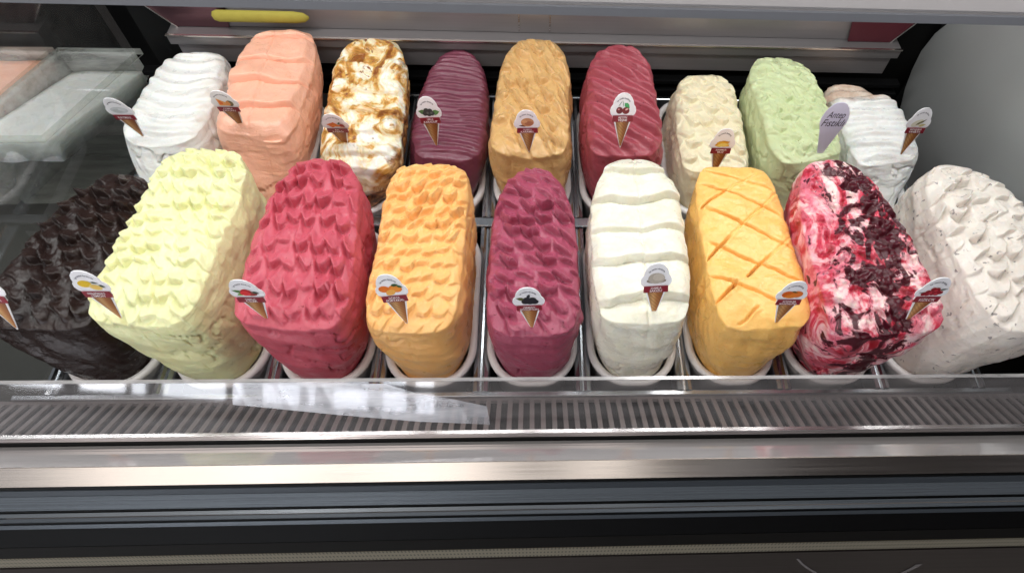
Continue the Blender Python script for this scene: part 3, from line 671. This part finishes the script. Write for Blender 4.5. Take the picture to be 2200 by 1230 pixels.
# ------------------------------------------------------------------ flavour tags
CARD = plain('tag_card', (250, 249, 253), .45, noise=.01)
CRIM = plain('tag_banner', (138, 24, 44), .45, noise=.05)
INK = plain('tag_ink', (70, 60, 84), .5); WINK = plain('tag_white_ink', (246, 238, 238), .5, noise=.01)
def waffle():
    t = NT('waffle_print'); v = t.coord((1, 1, 1), 'Object')
    w = t.node('ShaderNodeTexWave'); w.inputs['Scale'].default_value = 90; w.wave_type = 'BANDS'; w.bands_direction = 'DIAGONAL'; t.link(v, w.inputs[0])
    sp = t.node('ShaderNodeSeparateXYZ'); t.link(v, sp.inputs[0])
    q = t.node('ShaderNodeMapRange'); t.link(sp.outputs[0], q.inputs[0]); q.inputs[1].default_value = -.012; q.inputs[2].default_value = .012
    c = t.ramp(q.outputs[0], [(0, lin((150, 104, 62))), (.35, lin((214, 166, 108))), (.62, lin((176, 112, 58))), (1, lin((128, 72, 32)))])
    t.link(t.mix(t.ramp(w.outputs['Fac'], [(.3, (0, 0, 0, 1)), (.7, (.35, .35, .35, 1))]), c, lin((120, 74, 38))), t.p.inputs['Base Color'])
    t.p.inputs['Roughness'].default_value = .45; return t.m
WAF = waffle()
_inks = {}
def ink(c):
    if c not in _inks: _inks[c] = plain('print_%d_%d_%d' % c, c, .45, noise=.15, scale=300)
    return _inks[c]
H = .108
OUT = [(.008, 0), (.158, .49), (.188, .525), (.194, .60), (.232, .635), (.246, .69), (.232, .75), (.196, .795), (.186, .85), (.155, .915), (.105, .97), (.05, .995)]
OUT = OUT + [(0, 1.0)] + [(-x, y) for x, y in OUT[::-1]]
def poly(name, pts, mat, parent, off, thick=0.):
    n = len(pts); v = [(x * H, off, y * H) for x, y in pts]
    if not thick: return mk(name, v, [tuple(range(n))], mat, parent)
    v += [(x * H, off + thick, y * H) for x, y in pts]
    o = mk(name, v, [tuple(range(n)), tuple(range(n, 2 * n))[::-1]] + [(i, n + i, n + (i + 1) % n, (i + 1) % n) for i in range(n)], mat, parent); fix(o.data); return o
def ell(cx, cy, rx, ry, rot=0, n=18):
    c, s = math.cos(math.radians(rot)), math.sin(math.radians(rot)); r = []
    for i in range(n):
        a = 2 * math.pi * i / n; x, y = rx * math.cos(a), ry * math.sin(a); r.append((cx + c * x - s * y, cy + s * x + c * y))
    return r
def leaf(cx, cy, L, Wd, rot):
    c, s = math.cos(math.radians(rot)), math.sin(math.radians(rot))
    q = [(0, 0), (.3, .5), (.6, .45), (1, 0), (.6, -.45), (.3, -.5)]
    return [(cx + c * a * L - s * b * Wd, cy + s * a * L + c * b * Wd) for a, b in q]
def words(name, body, size, cx, cy, mat, parent, off, width=None, shear=0.):
    cu = bpy.data.curves.new(name, 'FONT'); cu.body = body; cu.size = size * H; cu.align_x = 'CENTER'; cu.align_y = 'CENTER'; cu.shear = shear; cu.offset = .0001
    o = bpy.data.objects.new(name, cu); C.objects.link(o); dg = bpy.context.evaluated_depsgraph_get(); dg.update()
    me = bpy.data.meshes.new_from_object(o.evaluated_get(dg)); bpy.data.objects.remove(o)
    n = len(me.vertices); co = np.zeros(n * 3, np.float32); me.vertices.foreach_get('co', co); co = co.reshape(-1, 3)
    w = co[:, 0].max() - co[:, 0].min(); k = min(1., width * H / w) if width else 1.
    co = np.stack([co[:, 0] * k + cx * H, np.full(n, off), co[:, 1] + cy * H], 1); me.vertices.foreach_set('co', co.astype(np.float32).ravel()); me.update()
    return link(name, me, mat, parent)
def arc_text(body, parent, off):
    """the small motto bent over the picture"""
    dg = None
    verts = []; faces = []
    cu = bpy.data.curves.new('motto', 'FONT'); cu.body = body; cu.size = .045 * H; cu.align_x = 'CENTER'; cu.offset = .00006
    o = bpy.data.objects.new('motto', cu); C.objects.link(o); dg = bpy.context.evaluated_depsgraph_get(); dg.update()
    me = bpy.data.meshes.new_from_object(o.evaluated_get(dg)); bpy.data.objects.remove(o)
    n = len(me.vertices); co = np.zeros(n * 3, np.float32); me.vertices.foreach_get('co', co); co = co.reshape(-1, 3)
    w = co[:, 0].max() - co[:, 0].min(); x = co[:, 0] / w * 1.9; r = .135 * H + co[:, 1] * 1.0
    co = np.stack([r * np.sin(x), np.full(n, off), .765 * H + r * np.cos(x)], 1)
    me.vertices.foreach_set('co', co.astype(np.float32).ravel()); me.update(); return link('motto', me, INK, parent)
def flavour_tag(tip, top, z, lines, shapes, label, ins=.12, yoff=0., blank=False):
    T = atz(tip[0], tip[1], z); d = ray(*top); d /= np.linalg.norm(d); Lv = H * (1 - ins)
    o = CAM - T; b = np.dot(o, d); c = np.dot(o, o) - Lv * Lv; disc = b * b - c
    if disc < 0: A = CAM - b * d; ss = [A]
    else: ss = [CAM + d * (-b - math.sqrt(disc)), CAM + d * (-b + math.sqrt(disc))]
    best = max(ss, key=lambda p: (p - T)[2])
    if abs(T[0]) > .2:
        best = atx(top[0], top[1], T[0])
    ax = Vector(best - T).normalized(); xx = Vector((1, 0, 0)); xx = (xx - ax * xx.dot(ax)).normalized()
    yy = ax.cross(xx)                                          # away from the reader
    if yy.dot(Vector(RC[2])) < 0: pass
    tg = thing('flavour_tag', label, 'tag', (0, 0, 0), 'cone shaped flavour tags')
    Mx = Matrix.Identity(4)
    for i in range(3): Mx[i][0] = xx[i] * .82; Mx[i][1] = yy[i]; Mx[i][2] = ax[i]; Mx[i][3] = T[i] - ax[i] * H * ins
    tg.matrix_world = Mx
    if blank:
        bl = [(.06, 0), (.19, .42), (.26, .60), (.27, .70), (.245, .80), (.205, .88), (.13, .965), (.06, .995)]
        bl = bl + [(0, 1.0)] + [(-x, y) for x, y in bl[::-1]]
        poly('card', bl, plain('lilac_card', (224, 221, 242), .4, noise=.01), tg, 0, .0011)
        words('lettering', lines[0], .17, 0, .765, INK, tg, -.0004, .36, .35); words('lettering', lines[1], .19, -.01, .61, INK, tg, -.0004, .46, .35)
        return tg
    poly('card', OUT, CARD, tg, 0, .0012)
    poly('cone_print', [(.012, .035), (.132, .505), (-.132, .505), (-.012, .035)], WAF, tg, -.0003)
    if shapes:
        mats = []; v = []; f = []; mi = []
        for i, (pts, col) in enumerate(shapes):
            m = ink(col)
            if m not in mats: mats.append(m)
            f.append(tuple(range(len(v), len(v) + len(pts)))); v += [(x * H, -.0004 - .00006 * i, y * H) for x, y in pts]; mi.append(mats.index(m))
        q = mk('fruit_print', v, f, mats, tg); q.data.polygons.foreach_set('material_index', mi)
    bt = -.0017
    poly('banner', [(-.192, .50), (.192, .50), (.196, .512), (.190, .612), (-.190, .612), (-.196, .512)], CRIM, tg, bt, .0007)
    if len(lines) == 1: words('lettering', lines[0], .082, 0, .556, WINK, tg, bt - .0004, .25)
    else:
        words('lettering', lines[0], .05, 0, .582, WINK, tg, bt - .0004, .24); words('lettering', lines[1], .058, 0, .532, WINK, tg, bt - .0004, .28)
    arc_text('her mevsim dondurma', tg, -.0004)
    return tg
R_, Y_, O_, GRN, DG, BLK = (196, 26, 40), (236, 196, 40), (236, 120, 24), (78, 130, 58), (40, 62, 44), (28, 28, 38)
bl = lambda cs, r, c: [(ell(x, y, r, r * .9), c) for x, y in cs]
flavour_tag((27, 694), (-45, 604), .13, ['ÇİKOLATA'], [(ell(0, .72, .11, .06), (70, 40, 26))], 'cone tag cut by the frame edge, stuck in the dark chocolate')
flavour_tag((252, 674), (153, 569), .18, ['FESLEĞENLİ', 'LİMON'], [(ell(-.06, .755, .095, .065, 10), Y_), (ell(.055, .69, .085, .055, -10), (240, 214, 130)), (ell(.055, .69, .06, .038, -10), (244, 200, 100)), (leaf(.04, .79, .10, .03, -15), DG), (leaf(.12, .74, .09, .04, -40), DG)], 'cone tag with lemon picture in the pale lemon block')
flavour_tag((568, 678), (482, 566), .17, ['TARLA', 'ÇİLEK'], [(leaf(-.05, .72, .15, .06, 160), GRN), (leaf(-.06, .69, .1, .06, 200), (120, 170, 80)), (ell(0, .735, .075, .06), R_), (ell(.06, .69, .08, .05), (150, 40, 36)), (ell(-.02, .70, .075, .055), (226, 44, 50)), (leaf(.08, .73, .1, .05, -20), DG)], 'cone tag with strawberry picture in the strawberry red block')
flavour_tag((870, 685), (825, 590), .15, ['GÖKÇE', 'PORTAKAL'], [(ell(-.10, .74, .085, .06), O_), (ell(.07, .735, .10, .065, -8), (240, 130, 30)), (ell(.07, .735, .075, .045, -8), (246, 150, 50)), (ell(-.02, .675, .08, .05, 20), (248, 178, 80)), (leaf(.02, .80, .12, .05, 5), (36, 84, 48)), (leaf(.1, .79, .1, .04, -20), (50, 100, 60))], 'cone tag with orange fruit picture in the bright orange block')
flavour_tag((1142, 697), (1132, 618), .15, ['ORMAN', 'BÖĞÜRTLEN'], [(leaf(-.06, .74, .13, .07, 165), (96, 100, 56))] + bl([(-.05, .69), (.02, .685), (.09, .69), (-.02, .74), (.06, .735)], .06, BLK) + [(leaf(-.01, .78, .09, .05, 70), (48, 48, 54))], 'cone tag with blackberry picture in the mauve pink block')
flavour_tag((1405, 668), (1413, 566), .15, ['DAMLA', 'SAKIZLI'], [(ell(0, .70, .155, .045), (150, 138, 126)), (ell(0, .745, .13, .095), (186, 176, 164)), (ell(.03, .765, .09, .065), (206, 196, 184))], 'cone tag with grey scoop picture in the stepped white block')
flavour_tag((1671, 686), (1722, 598), .15, ['BODRUM', 'MANDALİNA'], [(ell(-.07, .72, .095, .07), (226, 100, 20)), (ell(.07, .725, .095, .07), (236, 124, 44)), (ell(-.02, .68, .09, .04), (240, 136, 40)), (leaf(-.03, .79, .11, .035, -15), (110, 90, 40))], 'cone tag with tangerine picture in the diamond scored block')
flavour_tag((1954, 681), (2036, 590), .19, ['KIZILCIK'], [(leaf(.08, .75, .13, .03, 10), DG), (leaf(-.06, .70, .14, .03, 190), DG)] + bl([(-.11, .66), (-.05, .66), (.02, .67), (.08, .67), (-.07, .71), (0, .72), (.07, .72), (-.02, .77), (.04, .77), (.12, .70)], .04, (150, 20, 36)) + bl([(-.03, .70), (.03, .745), (.06, .68)], .025, (206, 60, 76)), 'cone tag with red cornelian berries picture in the crimson marbled block')
flavour_tag((305, 290), (213, 190), .09, ['KAYMAK'], [(ell(0, .72, .16, .075), (214, 216, 220)), (ell(-.04, .70, .09, .045), (196, 198, 200)), (ell(.06, .74, .07, .04), (226, 228, 232))], 'cone tag with white cream picture in the rippled clotted cream block', .08)
flavour_tag((520, 271), (450, 177), .12, ['ÇUMRA', 'KAVUNU'], [([(-.12, .64), (.06, .64), (.05, .70), (-.11, .82)], (244, 170, 100)), ([(-.10, .67), (-.04, .67), (-.03, .72), (-.09, .78)], (236, 110, 30)), (ell(.09, .70, .06, .07), (130, 116, 84)), (ell(.06, .70, .035, .06), (236, 160, 90))], 'cone tag with sliced melon picture in the salmon pink block', .08)
flavour_tag((744, 312), (696, 224), .10, ['BAL', 'KABAĞI'], [([(-.16, .72), (-.02, .78), (.06, .70), (-.07, .63)], (232, 118, 24)), ([(-.08, .66), (.10, .66), (.10, .71), (-.05, .71)], (240, 134, 30)), (leaf(.06, .72, .08, .04, 60), (60, 70, 30)), (ell(.12, .68, .04, .06, 20), (176, 50, 46)), (ell(.11, .635, .045, .022), (244, 210, 190))], 'cone tag with orange pumpkin cubes picture in the caramel rippled block', .08)
flavour_tag((938, 313), (913, 208), .09, ['URLA', 'KARADUT'], [(leaf(-.05, .70, .15, .09, 165), (88, 128, 74)), (leaf(.06, .69, .15, .10, 10), (96, 140, 80))] + bl([(-.04, .745), (-.07, .69), (.0, .68), (.06, .69), (.03, .735)], .05, (58, 58, 60)) + bl([(-.02, .70), (.05, .70)], .025, (96, 100, 98)), 'cone tag with black mulberries and leaves picture in the glossy purple block', .03)
flavour_tag((1136, 319), (1130, 237), .13, ['TUZLU', 'KARAMEL'], [(leaf(.0, .65, .16, .04, 175), (90, 50, 40)), (ell(.01, .735, .12, .095), (206, 150, 106)), (ell(.04, .71, .08, .05), (176, 112, 78)), (ell(-.04, .755, .05, .03), (222, 172, 124))], 'cone tag with brown scoop picture in the caramel brown block', .10)
flavour_tag((1332, 317), (1342, 200), .13, ['AFYON', 'VİŞNE'], [(leaf(.02, .83, .14, .08, -45), (70, 168, 100)), (leaf(-.10, .76, .15, .012, 55), (110, 140, 120)), (leaf(.0, .76, .12, .012, 95), (110, 140, 120)), (ell(-.07, .70, .062, .062), (110, 24, 36)), (ell(.05, .695, .068, .062), (124, 22, 34)), (ell(-.085, .72, .02, .014), (224, 150, 150)), (ell(.065, .72, .03, .016, 30), (236, 190, 186))], 'cone tag with cherry pair picture in the dark cherry ridged block', .0)
flavour_tag((1532, 374), (1564, 272), .09, ['ANAMUR', 'MUZ'], [(leaf(-.15, .66, .30, .12, 15), (222, 160, 34)), (leaf(-.12, .72, .28, .10, -15), (238, 186, 56)), (leaf(-.12, .655, .27, .07, 8), (242, 218, 120))], 'cone tag with yellow bananas picture in the cream banana block', .03)
flavour_tag((1765, 321), (1806, 227), .12, ['Antep', 'Fıstıklı'], None, 'plain lilac tag with handwritten words in the green pistachio block', .08, blank=True)
flavour_tag((1938, 327), (1989, 238), .088, ['MADAGASKAR', 'VANİLYA'], [(ell(-.03, .70, .12, .06, 25), (228, 224, 206)), (leaf(-.05, .66, .18, .04, 35), (120, 112, 70)), (leaf(.02, .64, .15, .05, 15), (206, 196, 140)), (leaf(.05, .70, .12, .02, 50), (80, 76, 60))], 'cone tag with vanilla flower picture in the crusted white block', .08)

# ------------------------------------------------------------------ the shop around, with added glow panels and dark slabs, which the steel mirrors
def emis(name, c, s):
    t = NT(name); t.p.inputs['Base Color'].default_value = (0, 0, 0, 1); t.p.inputs['Emission Color'].default_value = lin(c); t.p.inputs['Emission Strength'].default_value = s; return t.m
SKYW = emis('daylight_window', (236, 240, 246), 8)
GLOW = emis('added_glow', (255, 246, 238), 1.7)
DARKW = plain('shop_wall_paint', (92, 84, 82), .7)
def shopbox(name, x0, x1, y0, y1, z0, z1, mat):
    o = box(name, x0, x1, y0, y1, z0, z1, mat); o.location = (0, -4.1, 0); o.rotation_euler = (0, 0, math.radians(17)); o['kind'] = 'structure'
shopbox('shop_wall', -7, 6, -.15, -.05, -1.2, 3, DARKW)
for x0, x1 in ((-5.3, -4.7), (-4.45, -3.95), (-3.85, -3.72), (-3.5, -2.85), (-2.75, -2.68), (-2.45, -2.1), (-2.0, -1.95), (-1.75, -1.45), (-1.3, -1.1), (-1.0, -.85)):
    for z0, z1 in ((-1.02, -.86), (-.80, 1.7)):
        shopbox('shop_window', x0, x1, -.05, -.03, z0, z1, SKYW)
DARKSLAB = plain('dark_slab_paint', (60, 52, 50), .7)
for x0, x1, y0, y1 in ((.55, 1.0, -2.2, -.2), (1.25, 3.5, -2.6, .1), (-1.02, -.95, -2.2, -.2), (-.62, -.52, -2.2, -.2), (-.12, .10, -2.2, -.3)):
    o = box('added_dark_slab', x0, x1, y0, y1, 2.35, 2.5, DARKSLAB); o['kind'] = 'structure'  # unseen dark slabs, added to dim the right side and band the steel
for x0, x1 in ((-2.3, -1.75), (-1.65, -1.1), (-1.02, -.98), (-.9, -.2), (.22, .5)):
    o = box('added_glow_panel', x0, x1, -1.9, -.4, 2.3, 2.34, GLOW); o['kind'] = 'structure'  # unseen glowing panels, added to brighten what the steel strip reflects
fl = box('floor', -5, 5, -4.1, 3, -1.3, -1.2, plain('shop_floor', (120, 112, 106), .4)); fl['kind'] = 'structure'
